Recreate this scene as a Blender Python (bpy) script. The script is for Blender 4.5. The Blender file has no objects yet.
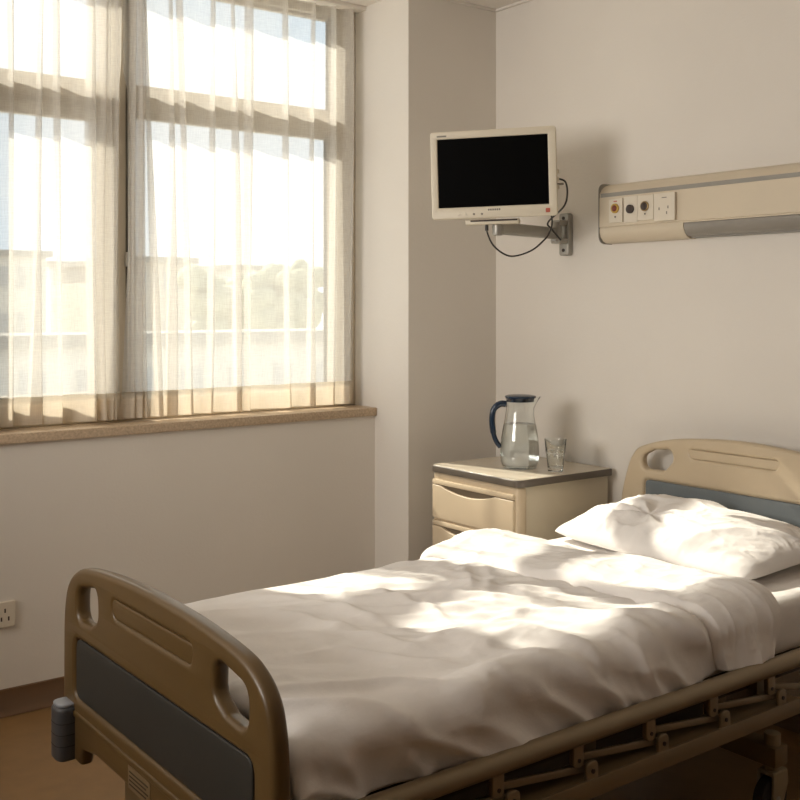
import bpy, bmesh, math, random
import numpy as np
from mathutils import Vector, Matrix

random.seed(4)
S = bpy.context.scene
COL = S.collection

# ---------------------------------------------------------------- camera
TH = math.atan(1400/1058)
CT, ST = math.cos(TH), math.sin(TH)
CH = 1.4
cam_d = bpy.data.cameras.new('camera')
cam = bpy.data.objects.new('camera', cam_d); COL.objects.link(cam)
cam_d.sensor_width = 36; cam_d.lens = 36*1058/800
cam_d.shift_y = -95/800
cam_d.clip_start = 0.05; cam_d.clip_end = 500
F = Vector((CT, ST, 0)); R = Vector((ST, -CT, 0)); U = Vector((0, 0, 1))
cam.matrix_world = Matrix(((R.x, U.x, -F.x, 0), (R.y, U.y, -F.y, 0), (R.z, U.z, -F.z, CH), (0, 0, 0, 1)))
S.camera = cam

# ---------------------------------------------------------------- world
W = bpy.data.worlds.new('sky'); S.world = W; W.use_nodes = True
nt = W.node_tree; nt.nodes.clear()
wo = nt.nodes.new('ShaderNodeOutputWorld'); bg = nt.nodes.new('ShaderNodeBackground')
tc = nt.nodes.new('ShaderNodeTexCoord'); nz = nt.nodes.new('ShaderNodeTexNoise'); rp = nt.nodes.new('ShaderNodeValToRGB')
nz.inputs['Scale'].default_value = 3.2; nz.inputs['Detail'].default_value = 4
rp.color_ramp.elements[0].position = 0.40; rp.color_ramp.elements[0].color = (0.66, 0.80, 0.95, 1)
rp.color_ramp.elements[1].position = 0.60; rp.color_ramp.elements[1].color = (0.95, 0.96, 0.98, 1)
nt.links.new(tc.outputs['Generated'], nz.inputs['Vector']); nt.links.new(nz.outputs['Fac'], rp.inputs['Fac'])
nt.links.new(rp.outputs['Color'], bg.inputs['Color']); nt.links.new(bg.outputs['Background'], wo.inputs['Surface'])
bg.inputs['Strength'].default_value = 0.74

# ---------------------------------------------------------------- sun through the window
sd = bpy.data.lights.new('sun', 'SUN'); sun = bpy.data.objects.new('sun', sd); COL.objects.link(sun)
sd.energy = 6.3; sd.color = (1.0, 0.90, 0.77); sd.angle = math.radians(0.9)
EL = math.radians(40.8)
sdir = Vector((0.25*math.cos(EL)/math.hypot(.25, .97), -0.97*math.cos(EL)/math.hypot(.25, .97), -math.sin(EL)))
sun.rotation_euler = sdir.to_track_quat('-Z', 'Y').to_euler()
sun.location = (1.0, 9.0, 7.0)

# fill light added behind the camera, set in an invented unseen window
ad = bpy.data.lights.new('added_fill_light', 'AREA'); al = bpy.data.objects.new('added_fill_light', ad); COL.objects.link(al)
ad.shape = 'RECTANGLE'; ad.size = 1.7; ad.size_y = 1.2; ad.energy = 45; ad.color = (1.0, 0.94, 0.86)
al.location = (-2.15, 2.3, 1.80); al.rotation_euler = (math.radians(90), 0, math.radians(-90))

# ---------------------------------------------------------------- view
S.view_settings.view_transform = 'Standard'
S.view_settings.look = 'None'
S.view_settings.gamma = 1.0
S.view_settings.use_curve_mapping = False
S.view_settings.exposure = 1.02
S.cycles.max_bounces = 14
S.cycles.diffuse_bounces = 8
S.cycles.transmission_bounces = 12
S.cycles.transparent_max_bounces = 24
S.cycles.sample_clamp_indirect = 8.0

# ---------------------------------------------------------------- helpers
def ray(u, v):
    t = (u-400)/1058.0; w = (305-v)/1058.0
    return CT+ST*t, ST-CT*t, w

def mat(name, col, rough=0.6, metal=0.0, spec=0.5, var=0.06, scale=8.0, bump=0.0, bscale=60.0, coat=0.0, stretch=None):
    m = bpy.data.materials.new(name); m.use_nodes = True
    n = m.node_tree; b = n.nodes['Principled BSDF']
    b.inputs['Roughness'].default_value = rough; b.inputs['Metallic'].default_value = metal
    b.inputs['Specular IOR Level'].default_value = spec; b.inputs['Coat Weight'].default_value = coat
    tcn = n.nodes.new('ShaderNodeTexCoord'); tn = n.nodes.new('ShaderNodeTexNoise')
    tn.inputs['Scale'].default_value = scale; tn.inputs['Detail'].default_value = 5
    src = tcn.outputs['Object']
    if stretch:
        mp = n.nodes.new('ShaderNodeMapping'); mp.inputs['Scale'].default_value = stretch
        n.links.new(src, mp.inputs['Vector']); src = mp.outputs['Vector']
    n.links.new(src, tn.inputs['Vector'])
    r = n.nodes.new('ShaderNodeValToRGB')
    r.color_ramp.elements[0].position = 0.3; r.color_ramp.elements[1].position = 0.7
    r.color_ramp.elements[0].color = (*[c*(1-var) for c in col], 1)
    r.color_ramp.elements[1].color = (*[min(1, c*(1+var)) for c in col], 1)
    n.links.new(tn.outputs['Fac'], r.inputs['Fac']); n.links.new(r.outputs['Color'], b.inputs['Base Color'])
    if bump > 0:
        t2 = n.nodes.new('ShaderNodeTexNoise'); t2.inputs['Scale'].default_value = bscale; t2.inputs['Detail'].default_value = 4
        n.links.new(src, t2.inputs['Vector'])
        bp = n.nodes.new('ShaderNodeBump'); bp.inputs['Strength'].default_value = bump; bp.inputs['Distance'].default_value = 0.004
        n.links.new(t2.outputs['Fac'], bp.inputs['Height']); n.links.new(bp.outputs['Normal'], b.inputs['Normal'])
    return m

def glass_mat(name, col=(1, 1, 1), ior=1.45, rough=0.0):
    m = bpy.data.materials.new(name); m.use_nodes = True
    b = m.node_tree.nodes['Principled BSDF']
    b.inputs['Base Color'].default_value = (*col, 1); b.inputs['Roughness'].default_value = rough
    b.inputs['Transmission Weight'].default_value = 1.0; b.inputs['IOR'].default_value = ior
    return m

def thin_glass(name):
    m = bpy.data.materials.new(name); m.use_nodes = True
    n = m.node_tree; n.nodes.clear()
    o = n.nodes.new('ShaderNodeOutputMaterial'); mx = n.nodes.new('ShaderNodeMixShader')
    t = n.nodes.new('ShaderNodeBsdfTransparent'); g = n.nodes.new('ShaderNodeBsdfGlossy'); g.inputs['Roughness'].default_value = 0.02
    t.inputs['Color'].default_value = (0.96, 0.98, 0.97, 1)
    mx.inputs['Fac'].default_value = 0.05
    n.links.new(t.outputs[0], mx.inputs[1]); n.links.new(g.outputs[0], mx.inputs[2]); n.links.new(mx.outputs[0], o.inputs['Surface'])
    return m

def sheer(name, thr, dif, tra, col, hem=False):
    """woven voile: gaps (transparent) + threads that reflect and transmit diffusely"""
    m = bpy.data.materials.new(name); m.use_nodes = True
    n = m.node_tree; n.nodes.clear()
    o = n.nodes.new('ShaderNodeOutputMaterial')
    t = n.nodes.new('ShaderNodeBsdfTransparent')
    d = n.nodes.new('ShaderNodeBsdfDiffuse'); l = n.nodes.new('ShaderNodeBsdfTranslucent')
    d.inputs['Color'].default_value = (*col, 1); l.inputs['Color'].default_value = (*col, 1)
    m1 = n.nodes.new('ShaderNodeMixShader'); m1.inputs['Fac'].default_value = tra/(tra+dif)
    n.links.new(d.outputs[0], m1.inputs[1]); n.links.new(l.outputs[0], m1.inputs[2])
    m2 = n.nodes.new('ShaderNodeMixShader')
    tcn = n.nodes.new('ShaderNodeTexCoord'); mp = n.nodes.new('ShaderNodeMapping'); mp.inputs['Scale'].default_value = (500, 40, 25)
    mp2 = n.nodes.new('ShaderNodeMapping'); mp2.inputs['Scale'].default_value = (25, 40, 500)
    a = n.nodes.new('ShaderNodeTexNoise'); a.inputs['Scale'].default_value = 1.0
    c = n.nodes.new('ShaderNodeTexNoise'); c.inputs['Scale'].default_value = 1.0
    n.links.new(tcn.outputs['Object'], mp.inputs['Vector']); n.links.new(tcn.outputs['Object'], mp2.inputs['Vector'])
    n.links.new(mp.outputs[0], a.inputs['Vector']); n.links.new(mp2.outputs[0], c.inputs['Vector'])
    ad = n.nodes.new('ShaderNodeMath'); ad.operation = 'ADD'
    n.links.new(a.outputs['Fac'], ad.inputs[0]); n.links.new(c.outputs['Fac'], ad.inputs[1])
    mr = n.nodes.new('ShaderNodeMapRange'); mr.inputs['From Min'].default_value = 0.7; mr.inputs['From Max'].default_value = 1.3
    mr.inputs['To Min'].default_value = max(0, 1-thr-0.05); mr.inputs['To Max'].default_value = min(1, 1-thr+0.05)
    n.links.new(ad.outputs[0], mr.inputs['Value']); n.links.new(mr.outputs[0], m2.inputs['Fac'])
    n.links.new(t.outputs[0], m2.inputs[1]); n.links.new(m1.outputs[0], m2.inputs[2])
    n.links.new(m2.outputs[0], o.inputs['Surface'])
    return m

def wloc(o):
    v = Vector((0, 0, 0))
    while o is not None:
        v += o.location; o = o.parent
    return v

def empty(name, loc, label, cat, group=None):
    o = bpy.data.objects.new(name, None); COL.objects.link(o); o.location = loc; o.empty_display_size = 0.05
    o['label'] = label; o['category'] = cat
    if group: o['group'] = group
    return o

def link(name, me, m, parent=None, smooth=None, kind=None, label=None, cat=None, group=None, org=None):
    """me is in world coordinates"""
    o = bpy.data.objects.new(name, me); COL.objects.link(o)
    base = wloc(parent) if parent else Vector(org or (0, 0, 0))
    me.transform(Matrix.Translation(-base))
    if parent: o.parent = parent
    elif org: o.location = org
    if m is not None:
        me.materials.clear(); me.materials.append(m)
    if smooth is not None:
        me.polygons.foreach_set('use_smooth', [True]*len(me.polygons))
        if smooth < 3.0: me.set_sharp_from_angle(angle=smooth)
    if kind: o['kind'] = kind
    if label: o['label'] = label
    if cat: o['category'] = cat
    if group: o['group'] = group
    return o

class B:
    """mesh builder, world coordinates"""
    def __init__(s): s.bm = bmesh.new()
    def box(s, x0, x1, y0, y1, z0, z1, bev=0.0, seg=2, M=None):
        t = bmesh.new(); bmesh.ops.create_cube(t, size=1)
        for v in t.verts:
            v.co = Vector(((x0+x1)/2+v.co.x*(x1-x0), (y0+y1)/2+v.co.y*(y1-y0), (z0+z1)/2+v.co.z*(z1-z0)))
        if bev > 0: bmesh.ops.bevel(t, geom=t.edges[:], offset=bev, segments=seg, profile=0.5, affect='EDGES')
        return s._add(t, M)
    def _add(s, t, M=None):
        if M is not None: bmesh.ops.transform(t, matrix=M, verts=t.verts)
        me = bpy.data.meshes.new('t'); t.to_mesh(me); t.free(); s.bm.from_mesh(me); bpy.data.meshes.remove(me)
        return s
    def mesh(s, me, M=None):
        if M is not None: me.transform(M)
        s.bm.from_mesh(me); bpy.data.meshes.remove(me); return s
    def cyl(s, p, q, r, seg=24, r2=None, bev=0.0):
        p, q = Vector(p), Vector(q); d = q-p
        t = bmesh.new()
        bmesh.ops.create_cone(t, cap_ends=True, segments=seg, radius1=r, radius2=r if r2 is None else r2, depth=d.length)
        if bev > 0:
            es = [e for e in t.edges if all(abs(abs(v.co.z)-d.length/2) < 1e-6 for v in e.verts)]
            bmesh.ops.bevel(t, geom=es, offset=bev, segments=2, profile=0.5, affect='EDGES')
        M = Matrix.Translation((p+q)/2) @ d.to_track_quat('Z', 'Y').to_matrix().to_4x4()
        return s._add(t, M)
    def tube(s, pts, r, seg=12, cap=True):
        pts = [Vector(p) for p in pts]; n = len(pts); rings = []
        rr = r if isinstance(r, (list, tuple)) else [r]*n
        up = Vector((0, 0, 1)); prev = None
        for i, p in enumerate(pts):
            t = (pts[min(n-1, i+1)]-pts[max(0, i-1)]).normalized()
            if prev is None:
                a = t.cross(up)
                if a.length < 1e-3: a = t.cross(Vector((1, 0, 0)))
                a.normalize()
            else:
                a = (prev-t*prev.dot(t)).normalized()
            prev = a; b = t.cross(a)
            rings.append([s.bm.verts.new(p+(a*math.cos(k*2*math.pi/seg)+b*math.sin(k*2*math.pi/seg))*rr[i]) for k in range(seg)])
        for i in range(n-1):
            for k in range(seg):
                s.bm.faces.new((rings[i][k], rings[i][(k+1) % seg], rings[i+1][(k+1) % seg], rings[i+1][k]))
        if cap:
            s.bm.faces.new(rings[0][::-1]); s.bm.faces.new(rings[-1])
        return s
    def lathe(s, prof, c, seg=48, close=True):
        """prof list of (r,z); closed loop profile"""
        rings = []
        for r, z in prof:
            if r < 1e-6: rings.append([s.bm.verts.new((c[0], c[1], c[2]+z))])
            else: rings.append([s.bm.verts.new((c[0]+r*math.cos(k*2*math.pi/seg), c[1]+r*math.sin(k*2*math.pi/seg), c[2]+z)) for k in range(seg)])
        for i in range(len(rings)-1):
            a, b = rings[i], rings[i+1]
            for k in range(seg):
                k2 = (k+1) % seg
                if len(a) == 1 and len(b) == 1: continue
                if len(a) == 1: s.bm.faces.new((a[0], b[k2], b[k]))
                elif len(b) == 1: s.bm.faces.new((a[k], a[k2], b[0]))
                else: s.bm.faces.new((a[k], a[k2], b[k2], b[k]))
        return s
    def done(s, name, m, parent=None, **kw):
        bmesh.ops.remove_doubles(s.bm, verts=s.bm.verts, dist=1e-6)
        bmesh.ops.recalc_face_normals(s.bm, faces=s.bm.faces)
        me = bpy.data.meshes.new(name); s.bm.to_mesh(me); s.bm.free()
        kw.setdefault('smooth', math.radians(40))
        return link(name, me, m, parent, **kw)

def rpoly(pts, seg=8):
    """pts: (x,y,r) -> outline with rounded corners"""
    out = []; n = len(pts)
    for i in range(n):
        p = Vector(pts[i][:2]); r = pts[i][2]
        a = (Vector(pts[i-1][:2])-p); b = (Vector(pts[(i+1) % n][:2])-p)
        if r <= 0: out.append(tuple(p)); continue
        la, lb = a.length, b.length; a.normalize(); b.normalize()
        ang = a.angle(b); t = min(r/math.tan(ang/2), la*0.49, lb*0.49)
        p0, p1 = p+a*t, p+b*t
        for k in range(seg+1):
            f = k/seg
            out.append(tuple(p0*(1-f)**2+p*2*f*(1-f)+p1*f*f))
    return out

def ellipse(cx, cy, rx, ry, n=32, p=2.0):
    o = []
    for k in range(n):
        a = 2*math.pi*k/n; c, s_ = math.cos(a), math.sin(a)
        o.append((cx+rx*math.copysign(abs(c)**(2/p), c), cy+ry*math.copysign(abs(s_)**(2/p), s_)))
    return o

def plate(outlines, thick, bev, M, res=3):
    """rounded plate with holes, from 2D outlines, total thickness thick, centred on local z=0"""
    cu = bpy.data.curves.new('c', 'CURVE'); cu.dimensions = '2D'; cu.fill_mode = 'BOTH'
    cu.extrude = max(1e-5, thick/2-bev); cu.bevel_depth = bev; cu.bevel_resolution = res; cu.offset = -bev
    for ol in outlines:
        sp = cu.splines.new('POLY'); sp.points.add(len(ol)-1); sp.use_cyclic_u = True
        for i, (x, y) in enumerate(ol): sp.points[i].co = (x, y, 0, 1)
    o = bpy.data.objects.new('c', cu); COL.objects.link(o)
    dg = bpy.context.evaluated_depsgraph_get(); dg.update()
    me = bpy.data.meshes.new_from_object(o.evaluated_get(dg))
    bpy.data.objects.remove(o); bpy.data.curves.remove(cu)
    me.transform(M)
    bm = bmesh.new(); bm.from_mesh(me); bmesh.ops.remove_doubles(bm, verts=bm.verts, dist=1e-5)
    bmesh.ops.recalc_face_normals(bm, faces=bm.faces); bm.to_mesh(me); bm.free()
    return me

def frame_M(o, a, b, n):
    """local x->a, y->b, z->n at origin o"""
    a, b, n = Vector(a), Vector(b), Vector(n)
    return Matrix(((a.x, b.x, n.x, o[0]), (a.y, b.y, n.y, o[1]), (a.z, b.z, n.z, o[2]), (0, 0, 0, 1)))

def YZ(x): return frame_M((x, 0, 0), (0, 1, 0), (0, 0, 1), (1, 0, 0))      # local (y,z) plane at x

def catmull(pts, n=8):
    P = [Vector(p) for p in pts]; out = []
    for i in range(len(P)-1):
        p0, p1, p2, p3 = P[max(0, i-1)], P[i], P[i+1], P[min(len(P)-1, i+2)]
        for k in range(n):
            t = k/n
            out.append(0.5*((2*p1)+(-p0+p2)*t+(2*p0-5*p1+4*p2-p3)*t*t+(-p0+3*p1-3*p2+p3)*t**3))
    out.append(P[-1]); return out

# numpy noise
_rng = np.random.RandomState(7)
_perm = _rng.rand(256, 256)
def vnoise(x, y):
    xi = np.floor(x).astype(int); yi = np.floor(y).astype(int)
    fx = x-xi; fy = y-yi
    fx = fx*fx*fx*(fx*(fx*6-15)+10); fy = fy*fy*fy*(fy*(fy*6-15)+10)
    g = lambda a, b: _perm[a & 255, b & 255]
    return (g(xi, yi)*(1-fx)+g(xi+1, yi)*fx)*(1-fy)+(g(xi, yi+1)*(1-fx)+g(xi+1, yi+1)*fx)*fy
def fbm(x, y, o=4):
    r = 0; a = 1; t = 0
    for i in range(o):
        r = r+a*vnoise(x*2**i+17.3*i, y*2**i+5.1*i); t += a; a *= 0.5
    return r/t
def ridged(x, y, o=3):
    r = 0; a = 1; t = 0
    for i in range(o):
        r = r+a*(1-np.abs(2*vnoise(x*2**i+9.7*i, y*2**i+3.3*i)-1))**2; t += a; a *= 0.5
    return r/t

def grid_mesh(name, P):
    """P array (n,m,3)"""
    n, m = P.shape[:2]
    me = bpy.data.meshes.new(name)
    idx = np.arange(n*m).reshape(n, m)
    q = np.stack([idx[:-1, :-1], idx[1:, :-1], idx[1:, 1:], idx[:-1, 1:]], -1).reshape(-1, 4)
    me.from_pydata(P.reshape(-1, 3).tolist(), [], q.tolist()); me.update()
    return me

# ---------------------------------------------------------------- materials
M = {}
M['wall'] = mat('wall_paint', (0.69, 0.65, 0.595), 0.85, var=0.025, scale=1.6, bump=0.15, bscale=90)
M['bounce_brown'] = mat('brown_bounce_finish', (0.20, 0.12, 0.06), 0.55, var=0.12, scale=6, stretch=(8, 8, .6))  # invented finish for unseen surfaces, dims and warms the bounce light
M['ceiling'] = mat('ceiling_paint', (0.80, 0.76, 0.70), 0.9, var=0.02, scale=3)
M['floor'] = mat('vinyl_floor', (0.235, 0.135, 0.055), 0.38, var=0.10, scale=14, bump=0.05, bscale=30)
M['base'] = mat('brown_vinyl', (0.12, 0.062, 0.026), 0.5)
M['sill'] = mat('stone_sill', (0.46, 0.35, 0.24), 0.45, var=0.2, scale=120)
M['frame'] = mat('window_frame_paint', (0.52, 0.46, 0.37), 0.45, var=0.03)
M['mullion_shade'] = mat('mullion_shade_paint', (0.10, 0.09, 0.07), 0.6)  # dark tone stands in for shade on the backlit mullion
M['plastic'] = mat('shaded_moulded_plastic', (0.115, 0.069, 0.024), 0.36, spec=0.5, var=0.03, bump=0.04, bscale=300, coat=0.1)  # footboard's shade put into the colour; same plastic as the headboard
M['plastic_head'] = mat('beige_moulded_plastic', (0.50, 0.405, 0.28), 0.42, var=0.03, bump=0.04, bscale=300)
M['inset'] = mat('shaded_slate_inset', (0.030, 0.029, 0.025), 0.55, var=0.05)  # darker copy of the headboard inset, shade put into its colour
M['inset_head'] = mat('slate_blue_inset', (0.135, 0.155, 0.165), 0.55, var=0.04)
M['label'] = mat('printed_label', (0.20, 0.14, 0.075), 0.4)
M['ink'] = mat('label_ink', (0.05, 0.035, 0.02), 0.6)
M['bumper'] = mat('bumper_grey_plastic', (0.07, 0.072, 0.078), 0.4)
M['bumper_top'] = mat('bumper_cap', (0.30, 0.32, 0.36), 0.35)
M['rail'] = mat('painted_rail', (0.25, 0.19, 0.115), 0.38, metal=0.35, var=0.03)
M['bedmetal'] = mat('painted_bed_steel', (0.20, 0.14, 0.07), 0.45, metal=0.1, var=0.05)
M['darkmetal'] = mat('dark_bed_steel', (0.055, 0.042, 0.028), 0.5, metal=0.3)
M['rubber'] = mat('black_rubber', (0.018, 0.016, 0.015), 0.6)
M['cream'] = mat('cream_castor_plastic', (0.30, 0.245, 0.155), 0.4)
M['sheet'] = mat('white_cotton', (0.83, 0.805, 0.785), 0.85, spec=0.2, var=0.015, scale=20, bump=0.5, bscale=26, stretch=(1.0, 1.6, 1.3))
M['cab'] = mat('beige_cabinet', (0.60, 0.49, 0.345), 0.42, var=0.02)
M['cabside'] = mat('beige_cabinet_side', (0.56, 0.49, 0.365), 0.45, var=0.02)
M['cabtop'] = mat('laminate_top', (0.62, 0.55, 0.44), 0.22, var=0.03, scale=40)
M['cabedge'] = mat('taupe_edge', (0.115, 0.095, 0.075), 0.4)
M['recess'] = mat('grip_recess', (0.16, 0.125, 0.085), 0.6)
M['mon'] = mat('monitor_housing', (0.66, 0.60, 0.48), 0.4, var=0.01)
M['screen'] = mat('black_screen', (0.003, 0.003, 0.003), 0.35, spec=0.02, var=0)
M['alu'] = mat('grey_arm_metal', (0.36, 0.345, 0.31), 0.4, metal=0.5, var=0.03)
M['cable'] = mat('black_cable', (0.02, 0.018, 0.016), 0.45)
M['unit'] = mat('bedhead_unit', (0.60, 0.52, 0.40), 0.42, var=0.015)
M['strip'] = mat('grey_strip', (0.27, 0.255, 0.225), 0.45)
M['diffuser'] = mat('lamp_diffuser', (0.26, 0.24, 0.21), 0.25, spec=0.6)
M['plate'] = mat('socket_plate', (0.66, 0.60, 0.50), 0.35, var=0.01)
M['hole'] = mat('dark_socket', (0.035, 0.02, 0.015), 0.35)
M['gold'] = mat('yellow_ring', (0.50, 0.33, 0.07), 0.35, metal=0.3)
M['red'] = mat('red_core', (0.16, 0.025, 0.012), 0.4)
M['brass'] = mat('bronze_ring', (0.32, 0.22, 0.10), 0.35, metal=0.6)
M['redmark'] = mat('red_mark', (0.45, 0.10, 0.06), 0.5)
M['greymark'] = mat('grey_mark', (0.20, 0.18, 0.15), 0.5)
M['navy'] = mat('navy_plastic', (0.004, 0.018, 0.045), 0.25, coat=0.15, var=0.03)
M['glass'] = glass_mat('clear_glass', (0.97, 0.99, 0.985), 1.45)
M['water'] = glass_mat('water', (0.95, 0.975, 0.97), 1.33)
M['pane'] = thin_glass('window_glass')
M['voile'] = sheer('voile', 0.52, 0.52, 0.48, (0.75, 0.72, 0.67))
M['hem'] = sheer('voile_hem', 0.30, 0.52, 0.48, (0.80, 0.73, 0.62))
M['lamp'] = bpy.data.materials.new('ceiling_lamp_glow'); M['lamp'].use_nodes = True
_b = M['lamp'].node_tree.nodes['Principled BSDF']
_b.inputs['Base Color'].default_value = (0.9, 0.88, 0.82, 1)

# ================================================================ STRUCTURE
XH = 3.146          # head wall
YW = 3.70           # window wall (inner face)
YG = 3.88           # glass plane
YP, XP = 3.462, 2.66  # pier front / side
XL, YB = -2.2, -2.0   # walls behind the camera
ZC = 2.70
TW = 0.30
WX0, WX1 = 1.00, 2.66     # window opening
ZS, ZT = 0.925, 2.69

b = B(); b.box(XL-.1, XH+.1, YB-.1, YW+TW, -.1, 0); b.done('floor', M['floor'], kind='structure')
b = B(); b.box(XL-.1, XH+.1, YB-.1, YW+TW, ZC, ZC+.1); b.done('ceiling', M['ceiling'], kind='structure')
b = B()
b.box(XL-.1, WX0, YW, YW+TW, 0, ZC)
b.box(WX0, WX1, YW, YW+TW, 0, ZS)
b.box(WX1, XH+.1, YP, YW+TW, 0, ZC)
b.done('wall_left', M['wall'], kind='structure')
b = B(); b.box(XH, XH+.1, YB-.1, YP, 0, ZC); b.done('wall_back', M['wall'], kind='structure')
b = B(); b.box(XL-.1, XL, YB-.1, 1.32, 0, ZC); b.box(XL-.1, XL, 3.28, YW, 0, ZC); b.box(XL-.1, XL, 1.32, 3.28, 0, 1.14); b.box(XL-.1, XL, 1.32, 3.28, 2.46, ZC)
b.done('wall_front', M['wall'], kind='structure')
b = B(); b.box(XL, XH, YB-.1, YB, 0, ZC); b.done('wall_right', M['bounce_brown'], kind='structure')
b = B()  # unseen window added to frame the fill light
for q in ((1.32, 1.37, 1.14, 2.46), (3.23, 3.28, 1.14, 2.46), (1.37, 3.23, 1.14, 1.19), (1.37, 3.23, 2.41, 2.46), (2.28, 2.32, 1.19, 2.41)): b.box(XL-.08, XL-.03, *q, .004)
b.done('window_added', M['frame'], kind='structure')
# unseen half-height partition added behind the camera to shade the lower room
b = B(); b.box(-.78, -.68, YB, YW-.001, 0, 1.24, .004); b.done('added_light_blocker', M['bounce_brown'], kind='structure')
# thin shadow-gap bead where ceiling meets walls
b = B(); b.box(XH-.012, XH, YB, YP-.012, ZC-.012, ZC-.001); b.box(XP, XH, YP-.012, YP, ZC-.012, ZC-.001)
b.done('trim_1', M['wall'], kind='structure')
# coved skirting
def skirt(name, segs):
    b = B()
    for (x0, y0, x1, y1, nx, ny) in segs:
        prof = [(0, 0), (0.030, 0.002), (0.016, 0.008), (0.008, 0.020), (0.005, 0.085), (0, 0.088)]
        L = [b.bm.verts.new((x0+nx*d, y0+ny*d, z)) for d, z in prof]; Rr = [b.bm.verts.new((x1+nx*d, y1+ny*d, z)) for d, z in prof]
        for i in range(len(prof)-1): b.bm.faces.new((L[i], L[i+1], Rr[i+1], Rr[i]))
        b.bm.faces.new(L); b.bm.faces.new(Rr[::-1])
    b.done(name, M['base'], kind='structure')
skirt('baseboard_left', [(XL, YW, XP, YW, 0, -1), (XP, YW, XP, YP, -1, 0), (XP, YP, XH, YP, 0, -1)])
skirt('baseboard_back', [(XH, YP, XH, YB, -1, 0)])
# sill (stone slab)
b = B(); b.box(WX0-.02, XP, YW-.018, YG+.0, ZS, 0.96, 0.004)
b.done('trim_2', M['sill'], kind='structure')

# window frame
win = bpy.data.objects.new('window_1', None); COL.objects.link(win); win.location = (1.85, YG, 0.96); win['kind'] = 'structure'
def fbox(bb, x0, x1, z0, z1, y0=YG-.035, y1=YG+.035, bev=0.004): bb.box(x0, x1, y0, y1, z0, z1, bev)
b = B()
fbox(b, WX0, 1.045, 0.96, ZC)                   # left jamb
fbox(b, 2.548, WX1, 0.96, ZC)                   # right jamb
fbox(b, 1.045, 2.548, 2.652, ZC)                # head
fbox(b, 1.045, 2.548, 0.96, 1.01)               # bottom rail
fbox(b, 1.555, 1.625, 1.01, 2.652, YG-.05, YG+.04)   # centre mullion
fbox(b, 1.625, 2.548, 2.142, 2.236)             # transom, right bay
fbox(b, 1.045, 1.555, 2.150, 2.232)             # transom, left bay
b.done('window_frame', M['frame'], win)
def sash(x0, x1, z0, z1, w, y0, y1, name='sash'):
    bb = B()
    bb.box(x0, x0+w, y0, y1, z0, z1, .004); bb.box(x1-w, x1, y0, y1, z0, z1, .004)
    bb.box(x0+w, x1-w, y0, y1, z0, z0+w, .004); bb.box(x0+w, x1-w, y0, y1, z1-w, z1, .004)
    o = bb.done(name, M['frame'], win)
    g = B(); g.box(x0+w-.004, x1-w+.004, (y0+y1)/2-.002, (y0+y1)/2+.002, z0+w-.004, z1-w+.004)
    g.done('glass_pane', M['pane'], o)
    return o
sL = sash(1.045, 1.560, 1.01, 2.152, .062, YG-.028, YG+.012)
sash(1.625, 2.548, 1.01, 2.142, .022, YG-.012, YG+.022)
sash(1.045, 1.555, 2.232, 2.652, .014, YG-.012, YG+.018)
sash(1.625, 2.548, 2.236, 2.652, .014, YG-.012, YG+.018)
b = B(); b.box(1.590, 1.622, YG-.054, YG-.049, 1.01, 2.652, .001); b.done('mullion_shade_strip', M['mullion_shade'], win)  # dark strip painting the mullion's backlit shade in the curtain gap
b = B(); b.box(1.583, 1.606, YG-.078, YG-.05, 1.545, 1.60, .005); b.cyl((1.594, YG-.082, 1.575), (1.594, YG-.082, 1.50), .006)
b.done('window_latch', mat('latch_metal', (0.5, 0.47, 0.42), 0.35, metal=.6), win)


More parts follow.
